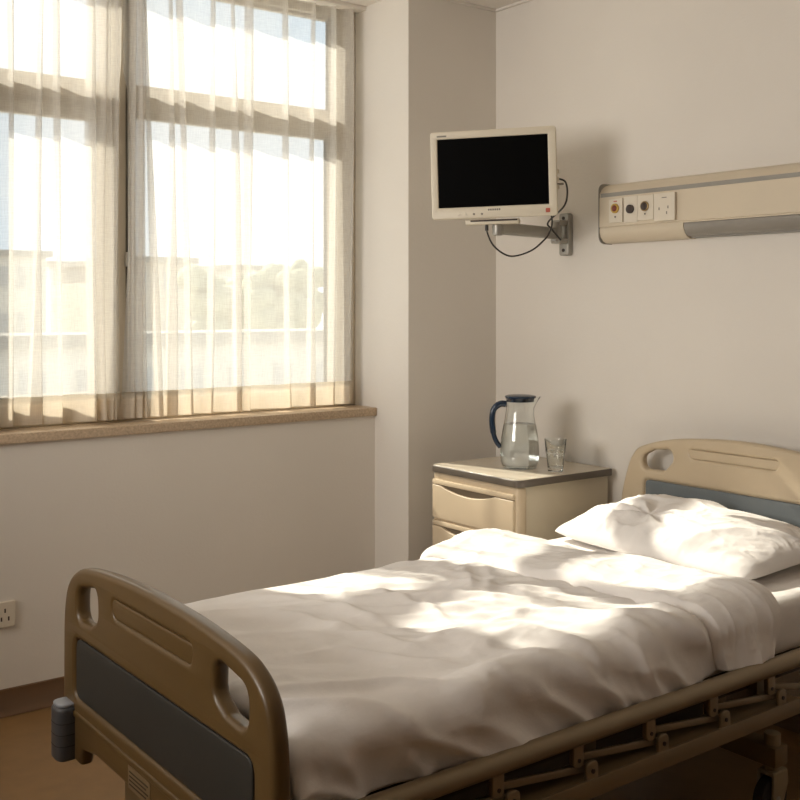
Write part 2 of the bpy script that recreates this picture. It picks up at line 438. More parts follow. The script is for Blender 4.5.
# ================================================================ CURTAINS
def u2x(u, y):
    rx, ry, _ = ray(u, 0); return rx/ry*y
CY = 3.79
def zcur(v, u):
    rx, ry, rz = ray(u, v); return CH+rz*CY/ry
def curtain(name, label, edgeL, edgeR, folds, ztop, zbot, seed):
    """folds: (u_bottom, u_top, w_bottom, w_top, depth)"""
    rows = 46; rs = np.random.RandomState(seed)
    root = empty(name, (sum([u2x(edgeL(250), CY), u2x(edgeR(250), CY)])/2, CY, zbot), label, 'curtain', 'sheer curtain panels at the window')
    zs = list(np.linspace(zbot, zbot+.098, 4))+list(np.linspace(zbot+.098, ztop, rows)[1:])
    grid = []
    ph = rs.rand(len(folds)*3+4)*6.28
    for z in zs:
        f = (z-zbot)/(ztop-zbot); v = 405-400*f
        xl, xr = u2x(edgeL(v), CY), u2x(edgeR(v), CY)
        pts = [(xl, CY+0.004*math.sin(3*z), 0)]
        k = 0
        for (ub, ut, wb, wt, d) in folds:
            xc = u2x(ub+(ut-ub)*f, CY)+0.004*math.sin(2.3*z+ph[k]); w = wb+(wt-wb)*f; k += 1
            w = w*(1+0.25*math.sin(3.1*z+ph[k]))
            pts.append((xc+w, CY-d)); pts.append((xc-w, CY+d*0.6))
        pts.append((xr, CY-0.003*math.sin(4*z+1)))
        row = []
        for i in range(len(pts)-1):
            a, c = pts[i], pts[i+1]; back = (i % 2 == 1)
            n = 5 if back else 12
            for q in range(n):
                t = q/n; s_ = t*t*(3-2*t) if not back else t
                x = a[0]+(c[0]-a[0])*t
                y = a[1]+(c[1]-a[1])*s_
                if not back:
                    y += 0.006*math.sin(t*math.pi*2+ph[i % len(ph)]+1.5*z)*math.sin(t*math.pi)
                row.append((x, y, z))
        row.append((pts[-1][0], pts[-1][1], z))
        grid.append(row)
    P = np.array(grid)
    # smooth along the row for soft pleats
    for _ in range(2):
        P[:, 1:-1] = (P[:, :-2]+2*P[:, 1:-1]+P[:, 2:])/4
    link('drape', grid_mesh('drape', P[3:]), M['voile'], root, smooth=4)
    # hem: doubled cloth with tiny thickness
    H = P[:4].copy(); H2 = H[::-1].copy(); H2[:, :, 1] += .003
    link('hem', grid_mesh('hem', np.concatenate([H, H2[1:]], 0)), M['hem'], root, smooth=4)
    return root
ip = lambda xs, ys: (lambda v: float(np.interp(v, xs, ys)))
curtain('sheer_curtain', 'sheer cream curtain panel at the left, gathered at its right edge by the gap', lambda v: -95, ip([0, 90, 120, 250, 330, 405], [122.5, 121.5, 118.5, 118, 119, 120]),
        [(-70, -72, .015, .02, .02), (-48, -45, .03, .02, .02), (-20, -25, .02, .01, .02), (11, 9, .010, .012, .025), (33, 43, .03, .006, .02), (59, 56, .010, .012, .025), (92, 90, .020, .015, .03), (98, 97, .035, .028, .03), (106, 105, .030, .022, .03), (111, 113, .022, .012, .03)],
        2.675, 0.975, 3)
curtain('sheer_curtain', 'sheer cream curtain panel at the right, reaching the bright window reveal', ip([0, 100, 115, 260, 310, 390, 405], [122.5, 123, 127.5, 127.5, 125, 121.5, 117]), lambda v: 353,
        [(131, 132, .012, .012, .02), (136, 137, .022, .018, .03), (143, 141, .012, .006, .03), (158, 144, .018, .004, .02), (172, 170, .025, .006, .02), (189, 178, .012, .010, .028), (208, 214, .014, .010, .025), (238, 232, .03, .004, .02), (247, 247, .012, .016, .03), (288, 284, .016, .010, .025), (310, 313, .020, .008, .02), (330, 334, .016, .008, .025), (346, 348, .016, .016, .03)],
        2.675, 0.975, 5)
b = B(); b.box(WX0, WX1, CY-.03, CY+.03, 2.682, 2.6995, .003)
b.done('curtain_track', M['ceiling'], org=(1.8, CY, 2.682), label='slim curtain track along the ceiling above the window', cat='curtain track')

# ================================================================ OUTSIDE
M['out1'] = mat('hazed_render', (0.66, 0.62, 0.55), 0.9, var=0.05, scale=.5)  # distance haze is put into these pale building colours
M['out2'] = mat('hazed_brick', (0.56, 0.50, 0.43), 0.9, var=0.06, scale=.5)
M['out3'] = mat('hazed_concrete', (0.70, 0.69, 0.66), 0.9, var=0.05, scale=.5)
M['roofing'] = mat('far_roofing', (0.30, 0.28, 0.25), 0.9)
M['tree'] = mat('far_foliage', (0.30, 0.31, 0.22), 0.9, var=0.15, scale=1.5)
M['bark'] = mat('far_bark', (0.16, 0.12, 0.08), 0.9)
M['ground'] = mat('far_ground', (0.48, 0.46, 0.42), 0.9, var=0.05, scale=.2)
M['hazewin'] = mat('hazed_window', (0.42, 0.42, 0.41), 0.5)  # lightened so the haze is in the window colour
b = B(); b.box(-150, 260, 4.3, 320, -9.2, -9.0); b.done('ground', M['ground'], kind='structure')
def building(u0, u1, vtop, y, depth, m, label, floors=5, cols=5, low=-9.0):
    x0, x1 = u2x(u0, y), u2x(u1, y); rx, ry, rz = ray((u0+u1)/2, vtop); zt = CH+rz*y/ry
    root = empty('distant_building', ((x0+x1)/2, y+depth/2, low), label, 'building', 'distant buildings outside the window')
    b = B(); b.box(x0, x1, y, y+depth, low, zt); b.done('wall', m, root)
    b = B(); b.box(x0-.3, x1+.3, y-.3, y+depth+.3, zt, zt+.35); b.done('roof_edge', M['roofing'], root)
    hh = (zt-low)/floors; ww = (x1-x0)/cols
    for i in range(floors):
        for j in range(cols):
            zc = low+(i+.55)*hh; xc = x0+(j+.5)*ww
            if CH+ray(200, 440)[2]*y/ray(200, 440)[1] > zc: continue
            b = B(); b.box(xc-ww*.22, xc+ww*.22, y-.04, y+.05, zc-hh*.22, zc+hh*.22)
            b.done('window', M['hazewin'], root)
building(-40, 46, 256, 62, 14, M['out1'], 'pale rendered block far outside, furthest left beyond the curtain')
building(50, 92, 266, 82, 14, M['out3'], 'pale concrete block seen between the two left curtain folds', 6, 4)
building(138, 192, 263, 58, 14, M['out2'], 'brown block outside just right of the curtain gap', 5, 5)
building(228, 300, 270, 75, 14, M['out1'], 'pale rendered block behind the trees at the right', 5, 6)
building(-60, 345, 345, 30, 2.5, M['out1'], 'long low flat-roofed building outside in front of the blocks', 3, 8)
def tree(u, vtop, y, rad, label, seed):
    x = u2x(u, y); rx, ry, rz = ray(u, vtop); zt = CH+rz*y/ry
    root = empty('distant_tree', (x, y, -9), label, 'tree', 'distant trees outside the window'); rs = random.Random(seed)
    b = B(); b.cyl((x, y, -9), (x, y, zt-rad), .25, 10, .12); b.done('trunk', M['bark'], root)
    b = B()
    for k in range(26):
        t = bmesh.new(); bmesh.ops.create_icosphere(t, subdivisions=2, radius=rad*rs.uniform(.28, .5))
        for v in t.verts: v.co *= rs.uniform(.85, 1.12)
        a = rs.uniform(0, 6.28); rr = rad*rs.uniform(0, .8); zz = zt-rad*.5-rs.uniform(0, 1)*rad*2.2
        b._add(t, Matrix.Translation((x+rr*math.cos(a), y+rr*math.sin(a)*.8, zz)))
    b.done('foliage', M['tree'], root)
tree(209, 264, 48, 1.5, 'round leafy tree outside, leftmost of the trees', 1)
tree(233, 268, 50, 1.2, 'smaller tree outside between the leftmost tree and the tallest one', 2)
tree(277, 255, 46, 1.7, 'tallest leafy tree outside near the right window stile', 3)
tree(304, 256, 52, 1.4, 'rightmost tree outside, half behind the right window stile', 4)

# ================================================================ WALL SOCKET
r = empty('wall_socket', (1.11, YW, 0.30), 'small cream wall socket low on the wall below the window', 'socket')
b = B(); b.mesh(plate([rpoly([(1.04, .300, .006), (1.135, .300, .006), (1.135, .388, .006), (1.04, .388, .006)])], .012, .003, frame_M((0, YW-.0065, 0), (1, 0, 0), (0, 0, 1), (0, -1, 0))))
b.done('face_plate', M['plate'], r)
for dx, dz in ((0, .018), (-.012, -.010), (.012, -.010)):
    b = B(); b.box(1.100+dx-.0025, 1.100+dx+.0025, YW-.0135, YW-.0125, .340+dz-.007, .340+dz+.007); b.done('slot', M['hole'], r)

# ================================================================ MONITOR ON ARM
mr = empty('wall_mounted_monitor', (2.625, 2.905, 1.70), 'beige wall monitor with a black blank screen on a grey swing arm', 'monitor')
yaw = math.radians(13)
a = R*math.cos(yaw)-F*math.sin(yaw); n = -F*math.cos(yaw)-R*math.sin(yaw)
roll = math.radians(1.2)
au = a*math.cos(roll)+U*math.sin(roll); up = -a*math.sin(roll)+U*math.cos(roll)
pit = math.radians(2); 
up2 = (up*math.cos(pit)+n*math.sin(pit)).normalized(); n2 = au.cross(up2).normalized()
mc = Vector((2.625, 2.905, 1.885))
MM = frame_M(mc, au, up2, n2)
hw, hh = .233, .163
def MP(x, y, z): return MM @ Vector((x, y, z))
def mplate(ol, th, bev, z): return plate(ol, th, bev, MM @ Matrix.Translation((0, 0, z)))
def rr_(x0, x1, y0, y1, r): return rpoly([(x0, y0, r), (x1, y0, r), (x1, y1, r), (x0, y1, r)])
b = B(); b.mesh(mplate([rr_(-hw, hw, -hh, hh, .014), rr_(-hw+.026, hw-.030, -hh+.043, hh-.028, .002)], .022, .004, -.011))
b.mesh(mplate([rr_(-hw+.003, hw-.003, -hh+.003, hh-.003, .014)], .030, .008, -.034))
b.mesh(mplate([rr_(-hw+.05, hw-.05, -hh+.04, hh-.04, .03)], .03, .012, -.060))
for k in range(3): b.box(hw-.004, hw+.006, -.01-k*.028, .006-k*.028, -.03, -.02, .001, M=MM)
b.done('housing', M['mon'], mr)
b = B(); b.box(-hw+.024, hw-.028, -hh+.041, hh-.026, -.016, -.006, M=MM); b.done('screen', M['screen'], mr)
b = B(); b.box(-hw+.026, -hw+.062, hh-.020, hh-.014, 0, .0006, M=MM); b.done('badge', M['greymark'], mr)
for i in range(6):
    b = B(); b.box(-.022+i*.008, -.016+i*.008, -hh+.027, -hh+.034, 0, .0006, M=MM); b.done('lettering', M['greymark'], mr)
for i, x in enumerate((-.13, -.105, -.075, -.045, .135, .17)):
    b = B(); b.mesh(mplate([ellipse(x, -hh+.016, .0042, .0038, 16)], .002, .0006, .0008)); b.done('button', M['greymark'] if i in (2, 3) else M['plate'], mr)
b = B(); b.mesh(mplate([rr_(.190, .206, -hh+.012, -hh+.028, .004)], .001, .0004, .0006)); b.done('power_mark', M['redmark'], mr)
# tray/holder under the screen
b = B(); b.mesh(mplate([rr_(-.11, .09, -hh-.023, -hh-.004, .006)], .05, .004, -.035))
b.done('holder', M['mon'], mr)
b = B(); b.box(-.09, .085, -hh-.012, -hh-.006, -.012, -.0085, M=MM); b.done('slot', M['hole'], mr)
pv = Vector((2.675, 2.935, 0))
zt_ = 1.715
b = B(); b.cyl((pv.x, pv.y, 1.660), (pv.x, pv.y, zt_), .019, 28, bev=.003); b.cyl((pv.x, pv.y, 1.690), (pv.x, pv.y, 1.694), .0205, 28); b.done('pivot', M['alu'], mr)
wp = Vector((3.075, 3.025, 0)); d = (wp-pv).normalized(); sd_ = Vector((-d.y, d.x, 0))
AM = frame_M((pv.x, pv.y, 0), d, sd_, (0, 0, 1)); L = (wp-pv).length
b = B(); b.box(.012, L, -.015, .015, 1.665, 1.711, .007, 3, M=AM); b.done('arm', M['alu'], mr)
b = B(); b.cyl((wp.x, wp.y, 1.655), (wp.x, wp.y, 1.735), .022, 28, bev=.003)
b.box(3.07, 3.125, wp.y-.024, wp.y+.024, 1.648, 1.668, .003); b.box(3.07, 3.125, wp.y-.024, wp.y+.024, 1.722, 1.742, .003)
b.done('wall_joint', M['alu'], mr)
b = B(); b.mesh(plate([rpoly([(2.998, 1.600, .012), (3.052, 1.600, .012), (3.052, 1.772, .012), (2.998, 1.772, .012)])], .028, .006, YZ(XH-.0145)))
b.done('wall_bracket', M['alu'], mr)
for z in (1.622, 1.752):
    b = B(); b.cyl((XH-.031, 3.025, z), (XH-.028, 3.025, z), .007, 16); b.done('bracket_screw', M['hole'], mr)
# cables
def mp_(u, v, Dp):  # point at camera depth Dp
    t = (u-400)/1058*Dp; return F*Dp+R*t+Vector((0, 0, CH+(305-v)/1058*Dp))
c1 = catmull([MP(hw-.01, -.030, -.035), MP(hw+.010, -.030, -.035), MP(hw+.028, -.042, -.05), MP(hw+.030, -.08, -.09), MP(hw+.012, -.125, -.14), Vector((2.97, 2.965, 1.725)), Vector((3.0, 2.975, 1.70)), Vector((3.06, 2.985, 1.66))], 10)
b = B(); b.tube(c1, .0035, 10); b.done('cable', M['cable'], mr)
c2 = catmull([MP(-.035, -hh-.018, -.045), MP(-.034, -hh-.05, -.045), MP(-.010, -hh-.105, -.06), MP(.045, -hh-.142, -.09), MP(.115, -hh-.125, -.14), MP(.165, -hh-.085, -.17), MP(.185, -hh-.055, -.19), MP(.20, -hh-.02, -.15), MP(.20, -hh+.03, -.07)], 10)
b = B(); b.tube(c2, .0033, 10); b.done('cable', M['cable'], mr)
b = B(); b.cyl(MP(-.035, -hh-.020, -.045), MP(-.035, -hh-.045, -.045), .0065, 14); b.done('cable_plug', M['cable'], mr)
b = B(); b.cyl(MP(hw-.01, -.048, -.03), MP(hw+.022, -.048, -.03), .004, 14); b.done('cable_plug', M['greymark'], mr)

# ================================================================ BEDHEAD SERVICE UNIT
ur = empty('bedhead_service_unit', (XH, 2.0, 1.63), 'long cream bedhead panel with gas and power outlets high on the wall', 'wall unit')
y0, y1 = 0.6, 2.789
def extr(prof, ya, yb):
    bb = B(); A_ = [bb.bm.verts.new((XH-d_, ya, z)) for d_, z in prof]; C_ = [bb.bm.verts.new((XH-d_, yb, z)) for d_, z in prof]
    for i in range(len(prof)):
        j = (i+1) % len(prof); bb.bm.faces.new((A_[i], A_[j], C_[j], C_[i]))
    bb.bm.faces.new(A_); bb.bm.faces.new(C_[::-1]); return bb
top = [(0.001, 1.866), (0.020, 1.866), (0.044, 1.858), (0.062, 1.845), (0.072, 1.830), (0.074, 1.8285)]
body = top+[(0.074, 1.8275), (0.0735, 1.8125), (0.075, 1.812), (0.076, 1.700), (0.072, 1.697), (0.072, 1.693), (0.001, 1.693)]
extr(body, y0, y1).done('casing', M['unit'], ur)
b = B(); b.box(XH-.0755, XH-.070, y0, y1-.006, 1.8125, 1.8275); b.done('grey_strip', M['strip'], ur)
low = [(0.001, 1.6925), (0.074, 1.6925), (0.074, 1.680), (0.068, 1.662), (0.054, 1.646), (0.036, 1.638), (0.001, 1.638)]
extr(low, 2.395, y1).done('lower_cover', M['unit'], ur)
lw2 = [(0.030, 1.6915), (0.070, 1.6915), (0.072, 1.676), (0.064, 1.657), (0.050, 1.647), (0.034, 1.645)]
extr(lw2, y0, 2.394).done('lamp_diffuser', M['diffuser'], ur)
b = B(); b.box(XH-.029, XH-.001, y0, 2.394, 1.64, 1.6925); b.done('lamp_tray', M['strip'], ur)
ol = rpoly([(XH-.002, 1.868, .004), (XH-.078, 1.868, .034), (XH-.078, 1.635, .040), (XH-.002, 1.635, .004)], 10)
b = B(); b.mesh(plate([ol], .004, .001, frame_M((0, y1+.002, 0), (1, 0, 0), (0, 0, 1), (0, -1, 0)))); b.done('end_cap', M['strip'], ur)
def uy(u): 
    rx, ry, _ = ray(u, 0); return ry/rx*(XH-.076)
def pl(u0, u1, z0, z1, name='outlet_plate', m='plate', th=.008):
    ya, yb = uy(u1), uy(u0)
    b = B(); b.mesh(plate([rpoly([(ya, z0, .003), (yb, z0, .003), (yb, z1, .003), (ya, z1, .003)], 4)], th, .002, YZ(XH-.076-th/2+.0005)))
    return b.done(name, M[m], ur), (ya+yb)/2
def disc(y, z, r_, th, m, par, name, off):
    b = B(); b.cyl((XH-off, y, z), (XH-off-th, y, z), r_, 32, bev=.0008); return b.done(name, M[m], par)
o1, yy = pl(610, 623.5, 1.712, 1.802)
disc(yy, 1.765, .0185, .006, 'gold', o1, 'ring', .084); disc(yy, 1.765, .012, .008, 'red', o1, 'core', .084); disc(yy, 1.733, .0035, .002, 'hole', o1, 'pin', .084)
b = B(); b.box(XH-.0848, XH-.0835, yy-.008, yy+.008, 1.790, 1.794); b.done('mark', M['redmark'], o1)
o2, yy = pl(624.2, 637.5, 1.708, 1.806, th=.003)
disc(yy-.002, 1.758, .0165, .010, 'hole', o2, 'socket_hole', .0785)
o3, yy = pl(638.5, 654.5, 1.712, 1.804)
disc(yy, 1.763, .0185, .006, 'brass', o3, 'ring', .084); disc(yy, 1.763, .0145, .008, 'hole', o3, 'core', .084); disc(yy, 1.735, .003, .002, 'hole', o3, 'pin', .084)
o4, yy = pl(656, 677, 1.704, 1.804, th=.014)
b = B(); b.box(XH-.0905, XH-.0893, yy-.012, yy+.010, 1.786, 1.789); b.done('mark', M['greymark'], o4)
for dy, dz in ((.022, .748), (-.018, .752), (-.012, .732)):
    b = B(); b.box(XH-.0905, XH-.0893, yy+dy-.002, yy+dy+.002, 1+dz-.005, 1+dz+.005); b.done('slot', M['greymark'], o4)

# ================================================================ BEDSIDE CABINET
cx0, cx1, cy0, cy1 = 2.632, 3.112, 2.778, 3.262
cr = empty('bedside_cabinet', ((cx0+cx1)/2, (cy0+cy1)/2, 0), 'beige bedside cabinet with drawers and a taupe-edged top', 'cabinet')
b = B(); b.box(cx0+.03, cx1, cy0+.004, cy1-.004, .05, .742, .004); b.box(cx0+.05, cx1-.02, cy0+.02, cy1-.02, .0, .05); b.done('body', M['cabside'], cr)
b = B(); b.box(cx0-.002, cx0+.046, cy0-.001, cy1+.001, .05, .742, .012, 3); b.done('front_frame', M['cab'], cr)
ol = rpoly([(cx0-.012, cy0-.014, .035), (cx1+.006, cy0-.014, .008), (cx1+.006, cy1+.012, .008), (cx0-.012, cy1+.012, .035)], 10)
Mxy = lambda z: frame_M((0, 0, z), (1, 0, 0), (0, 1, 0), (0, 0, 1))
b = B(); b.mesh(plate([ol], .026, .003, Mxy(.7555))); tp = b.done('top', M['cabedge'], cr)
ol2 = rpoly([(cx0-.007, cy0-.009, .032), (cx1+.004, cy0-.009, .006), (cx1+.004, cy1+.007, .006), (cx0-.007, cy1+.007, .032)], 10)
b = B(); b.mesh(plate([ol2], .003, .001, Mxy(.7685))); b.done('laminate', M['cabtop'], tp)
ZTOP = .7701
def drawer(z0, z1):
    fy0, fy1 = cy0+.012, cy1-.010
    zl = z1-.022
    # front with scooped grip along its upper edge
    pts = [(fy0, z0), (fy1, z0), (fy1, zl)]
    for k in range(17):
        t = k/16; yv = fy1-.05-(fy1-fy0-.15)*t; pts.append((yv, zl-.024*math.sin(math.pi*t)**.8))
    pts.append((fy0, zl))
    b = B(); b.mesh(plate([pts], .018, .003, YZ(cx0-.006)))
    dr = b.done('drawer', M['cab'], cr)
    b = B(); b.box(cx0-.015, cx0+.003, fy0, fy1, zl+.003, z1, .003); b.done('grip_lip', M['cab'], dr)
    b = B(); b.box(cx0-.0035, cx0-.001, fy0+.02, fy1-.02, zl-.04, zl+.004); b.done('grip_recess', M['recess'], dr)
drawer(.565, .716); drawer(.405, .556); drawer(.245, .396); drawer(.085, .236)

# ================================================================ WATER JUG
jc = (2.837, 2.986, ZTOP+.0005)
jr = empty('water_jug', jc, 'clear glass water jug with navy blue lid and handle on the cabinet', 'jug')
out = [(0, 0), (.052, 0), (.062, .003), (.069, .012), (.0735, .030), (.075, .055), (.0745, .085), (.0715, .115), (.0665, .145), (.0605, .175), (.0555, .205), (.0530, .230), (.0525, .250), (.0535, .266), (.0540, .270)]
inn = [(.0520, .270), (.0508, .250), (.0510, .230), (.0535, .205), (.0585, .175), (.0643, .145), (.0693, .115), (.0722, .085), (.0727, .055), (.0712, .032), (.066, .017), (.058, .011), (.048, .009), (0, .009)]
b = B(); b.lathe(out+inn, jc, 64)
sdir2 = R  # spout to the right of picture
for v in b.bm.verts:
    z = v.co.z-jc[2]
    if z > .222:
        rel = Vector((v.co.x-jc[0], v.co.y-jc[1], 0)); c_ = rel.normalized().dot(sdir2) if rel.length > 0 else 0
        if c_ > .5:
            f = ((c_-.5)/.5)**1.6*min(1, (z-.222)/.05)**1.3; v.co += Vector(sdir2)*.030*f+Vector((0, 0, .006*f))
b.done('glass_body', M['glass'], jr, smooth=math.radians(60))
ww = [(0, .0085), (.048, .0085), (.0585, .0104), (.0665, .0166), (.0717, .0320), (.0732, .055), (.0727, .085), (.0698, .115), (.0648, .145), (.0602, .168), (.0600, .170), (0, .169)]
b = B(); b.lathe(ww, jc, 64); b.done('water', M['water'], jr, smooth=math.radians(60))
lid = [(0, .256), (.050, .256), (.0505, .2695), (.056, .2705), (.0575, .274), (.056, .278), (.047, .281), (.025, .2825), (0, .283)]
b = B(); b.lathe(lid, jc, 48)
for v in b.bm.verts:
    rel = Vector((v.co.x-jc[0], v.co.y-jc[1], 0))
    if rel.length > .05:
        c_ = rel.normalized().dot(R)
        if c_ > .6: v.co += R*.006*((c_-.6)/.4)**1.5
b.done('lid', M['navy'], jr)
J = lambda s_, z: Vector(jc)+R*s_+Vector((0, 0, z))
hp = catmull([J(-.0535, .246), J(-.070, .248), J(-.088, .240), J(-.102, .222), J(-.107, .190), J(-.105, .155), J(-.098, .120), J(-.088, .098), J(-.0745, .080)], 8)
b = B(); b.tube(hp, [.0125]*20+[.0115]*(len(hp)-40)+[.0095]*20, 16)
b.done('handle', M['navy'], jr)
for o_ in list(jr.children):
    pass

# ================================================================ TUMBLER
gc = (2.884, 2.840, ZTOP+.0005)
out = [(0, 0), (.027, 0), (.029, .002), (.0298, .010), (.036, .070), (.0375, .074), (.0372, .078), (.0415, .121), (.0413, .1225)]
inn = [(.0398, .1225), (.0396, .121), (.0358, .078), (.0340, .070), (.0285, .018), (.026, .014), (0, .013)]
b = B(); b.lathe(out+inn, gc, 60)
for v in b.bm.verts:
    z = v.co.z-gc[2]
    if .009 < z < .073:
        rel = Vector((v.co.x-gc[0], v.co.y-gc[1], 0))
        if rel.length > .0275:
            a_ = math.atan2(rel.y, rel.x); k_ = math.cos(math.pi/10)/math.cos(((a_+math.pi) % (2*math.pi/10))-math.pi/10)
            v.co.x = gc[0]+rel.x*k_*.998; v.co.y = gc[1]+rel.y*k_*.998
b.done('drinking_glass', M['glass'], None, org=gc, smooth=math.radians(25), label='small empty faceted drinking glass beside the jug on the cabinet', cat='glass')

# ================================================================ HOSPITAL BED
BC = 2.09
br = empty('hospital_bed', (2.0, BC, 0), 'tan hospital bed with moulded end boards and a folded side rail', 'bed')
XF = .93
def mirror(pts, c): return [(2*c-y, z) for y, z in pts]
def endboard(name, x, c, W_, zbot, hole, midgroove, panel, mp, mi, labelled):
    """outline in (y,z)"""
    right = catmull([Vector((c-d_, z_, 0)) for d_, z_ in [(W_[0][0]-.010, zbot), (W_[0][0], zbot+.10)]+W_], 8)
    right = [(p.x, p.y) for p in right]
    left = [(2*c-y, z) for y, z in right[::-1]][1:]
    W_ = W_[0][0]
    bot = [(c+W_-.11, zbot), (c+W_-.125, zbot+.04), (c+.30, zbot+.055), (c-.30, zbot+.055), (c-W_+.125, zbot+.04), (c-W_+.11, zbot)]
    ol = right+left+bot
    hl = rpoly([(c+h_[0], h_[1], h_[2]) for h_ in hole], 8); hr = mirror(hl, c)
    mg = rpoly([(c+h_[0], h_[1], h_[2]) for h_ in midgroove], 8)
    pnl = rpoly([(c+h_[0], h_[1], h_[2]) for h_ in panel], 8)
    b = B()
    b.mesh(plate([ol, hl, hr, pnl, mg], .038, .013, YZ(x), 4))
    # web closing the recesses
    hl2 = rpoly([(c+h_[0], h_[1], h_[2]) for h_ in hole], 8)
    inner = [(c+(y-c)*.965, zbot+.03+(z-zbot-.03)*.965 if z > zbot+.03 else zbot+.06) for y, z in ol]
    def grow(o_, k):
        cy = sum(p[0] for p in o_)/len(o_); cz = sum(p[1] for p in o_)/len(o_)
        return [(cy+(p[0]-cy)*k, cz+(p[1]-cz)*k) for p in o_]
    b.mesh(plate([grow(mg, 1.04)], .033, .004, YZ(x)))
    b.mesh(plate([grow(pnl, 1.03)], .014, .004, YZ(x)))
    # raised lip under the panel
    zb = min(p[1] for p in pnl)
    for s_ in (-1, 1):
        b.mesh(plate([rpoly([(c-W_+.05, zb-.045, .008), (c+W_-.05, zb-.045, .008), (c+W_-.05, zb-.030, .008), (c-W_+.05, zb-.030, .008)])], .010, .004, YZ(x+s_*.018)))
    ob = b.done(name, mp, br, smooth=math.radians(50))
    for s_, fl in ((-1, 0), (1, 1)):
        b = B(); b.mesh(plate([grow(pnl, .985)], .010, .003, YZ(x+s_*.010))); b.done('inset_panel', mi, ob)
    return ob
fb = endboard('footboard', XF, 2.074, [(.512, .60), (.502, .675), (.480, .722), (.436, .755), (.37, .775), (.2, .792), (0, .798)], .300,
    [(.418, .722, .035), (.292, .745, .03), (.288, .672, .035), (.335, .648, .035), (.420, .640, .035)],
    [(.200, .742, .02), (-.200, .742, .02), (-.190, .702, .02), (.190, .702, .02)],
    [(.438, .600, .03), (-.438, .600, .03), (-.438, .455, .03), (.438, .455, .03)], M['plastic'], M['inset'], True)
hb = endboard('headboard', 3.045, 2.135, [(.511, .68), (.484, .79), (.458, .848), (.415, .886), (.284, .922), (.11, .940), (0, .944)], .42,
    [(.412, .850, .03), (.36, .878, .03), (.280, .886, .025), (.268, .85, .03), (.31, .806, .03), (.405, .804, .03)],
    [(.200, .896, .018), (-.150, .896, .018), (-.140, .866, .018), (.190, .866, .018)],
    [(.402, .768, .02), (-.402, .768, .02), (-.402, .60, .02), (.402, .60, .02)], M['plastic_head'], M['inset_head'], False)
# label on the footboard
b = B(); b.box(XF-.0200, XF-.0185, 2.065, 2.180, .357, .406, .0004); lb = b.done('label', M['label'], fb, smooth=.5)
for i in range(4):
    b = B(); b.box(XF-.0206, XF-.0199, 2.075+.01*(i % 2), 2.172, .393-i*.009, .396-i*.009); b.done('printed_line', M['ink'], lb)
# corner bumpers
for s_ in (1, -1):
    yb = BC+s_*.447
    b = B(); b.mesh(plate([ellipse(XF-.030, yb, .030, .034, 32, 3)], .130, .010, Mxy(.368))); bo = b.done('corner_bumper', M['bumper'], fb)
    b = B(); b.mesh(plate([ellipse(XF-.030, yb, .026, .029, 32, 3)], .008, .003, Mxy(.436))); b.done('bumper_cap', M['bumper_top'], bo)
    for z in (.341, .368, .395):
        b = B(); b.mesh(plate([ellipse(XF-.030, yb, .0304, .0344, 32, 3)], .002, .0008, Mxy(z))); b.done('bumper_groove', M['rubber'], bo)
# base frame
b = B()
b.box(1.0, 3.0, 1.66, 1.70, .395, .435, .004); b.box(1.0, 3.0, 2.50, 2.54, .395, .435, .004)
for x in (1.02, 1.5, 2.0, 2.5, 2.96): b.box(x, x+.04, 1.66, 2.54, .395, .433, .003)
b.done('bed_frame', M['darkmetal'], br)
b = B()
for k in range(4): b.box(1.0+k*.5, 1.485+k*.5, 1.64, 2.56, .436, .456, .004)
b.done('mattress_deck', M['darkmetal'], br)
# lower channel with flange (near side)
b = B(); b.box(.985, 2.47, 1.552, 1.560, .348, .388, .002); b.box(.985, 2.47, 1.5605, 1.640, .378, .386, .002)
for x in (1.1, 1.75, 2.4): b.box(x, x+.04, 1.635, 1.668, .378, .43, .002)
b.done('side_channel', M['bedmetal'], br)
# cross members and posts
for x in (1.08, 2.55):
    b = B(); b.box(x-.03, x+.03, 1.66, 2.54, .150, .205, .006); b.done('cross_beam', M['bedmetal'], br)
    for y in (1.82, 2.38):
        b = B(); b.box(x-.10 if x > 2 else x+.05, x-.05 if x > 2 else x+.10, y-.02, y+.02, .20, .40, .003)
        b.box(x-.10, x+.10, y-.02, y+.02, .192, .215, .003); b.done('lift_post', M['bedmetal'], br)
for x in (1.08, 2.55):
    for y in (1.69, 2.43 if x < 2 else 2.50):
        b = B(); b.cyl((x, y, .130), (x, y, .235), .022, 20, bev=.003)
        # fork cheeks, curved
        for s_ in (-1, 1):
            b.mesh(plate([rpoly([(x-.034, .055, .012), (x+.012, .045, .015), (x+.038, .100, .03), (x+.034, .137, .01), (x-.032, .137, .012)])], .008, .003, frame_M((0, y+s_*.022, 0), (1, 0, 0), (0, 0, 1), (0, -1, 0))))
        b.box(x-.032, x+.034, y-.024, y+.024, .126, .138, .003)
        ca = b.done('castor', M['cream'], br)
        b = B(); b.cyl((x-.012, y-.016, .0605), (x-.012, y+.016, .0605), .060, 40, bev=.006); wh = b.done('castor_wheel', M['rubber'], ca)
        b = B(); b.cyl((x-.012, y-.0275, .0605), (x-.012, y+.0275, .0605), .012, 20, bev=.002); b.done('axle', M['alu'], wh)
b = B(); b.box(1.06, 2.57, 1.93, 1.98, .155, .26, .004); b.done('added_screen_beam', M['darkmetal'], br)  # beams and box added to hide the sunlit floor under the bed
b = B(); b.box(1.06, 2.57, 2.22, 2.27, .155, .26, .004); b.done('added_screen_beam', M['darkmetal'], br)
b = B(); b.box(1.45, 2.35, 1.985, 2.215, .17, .37, .02); b.done('added_screen_box', M['darkmetal'], br)
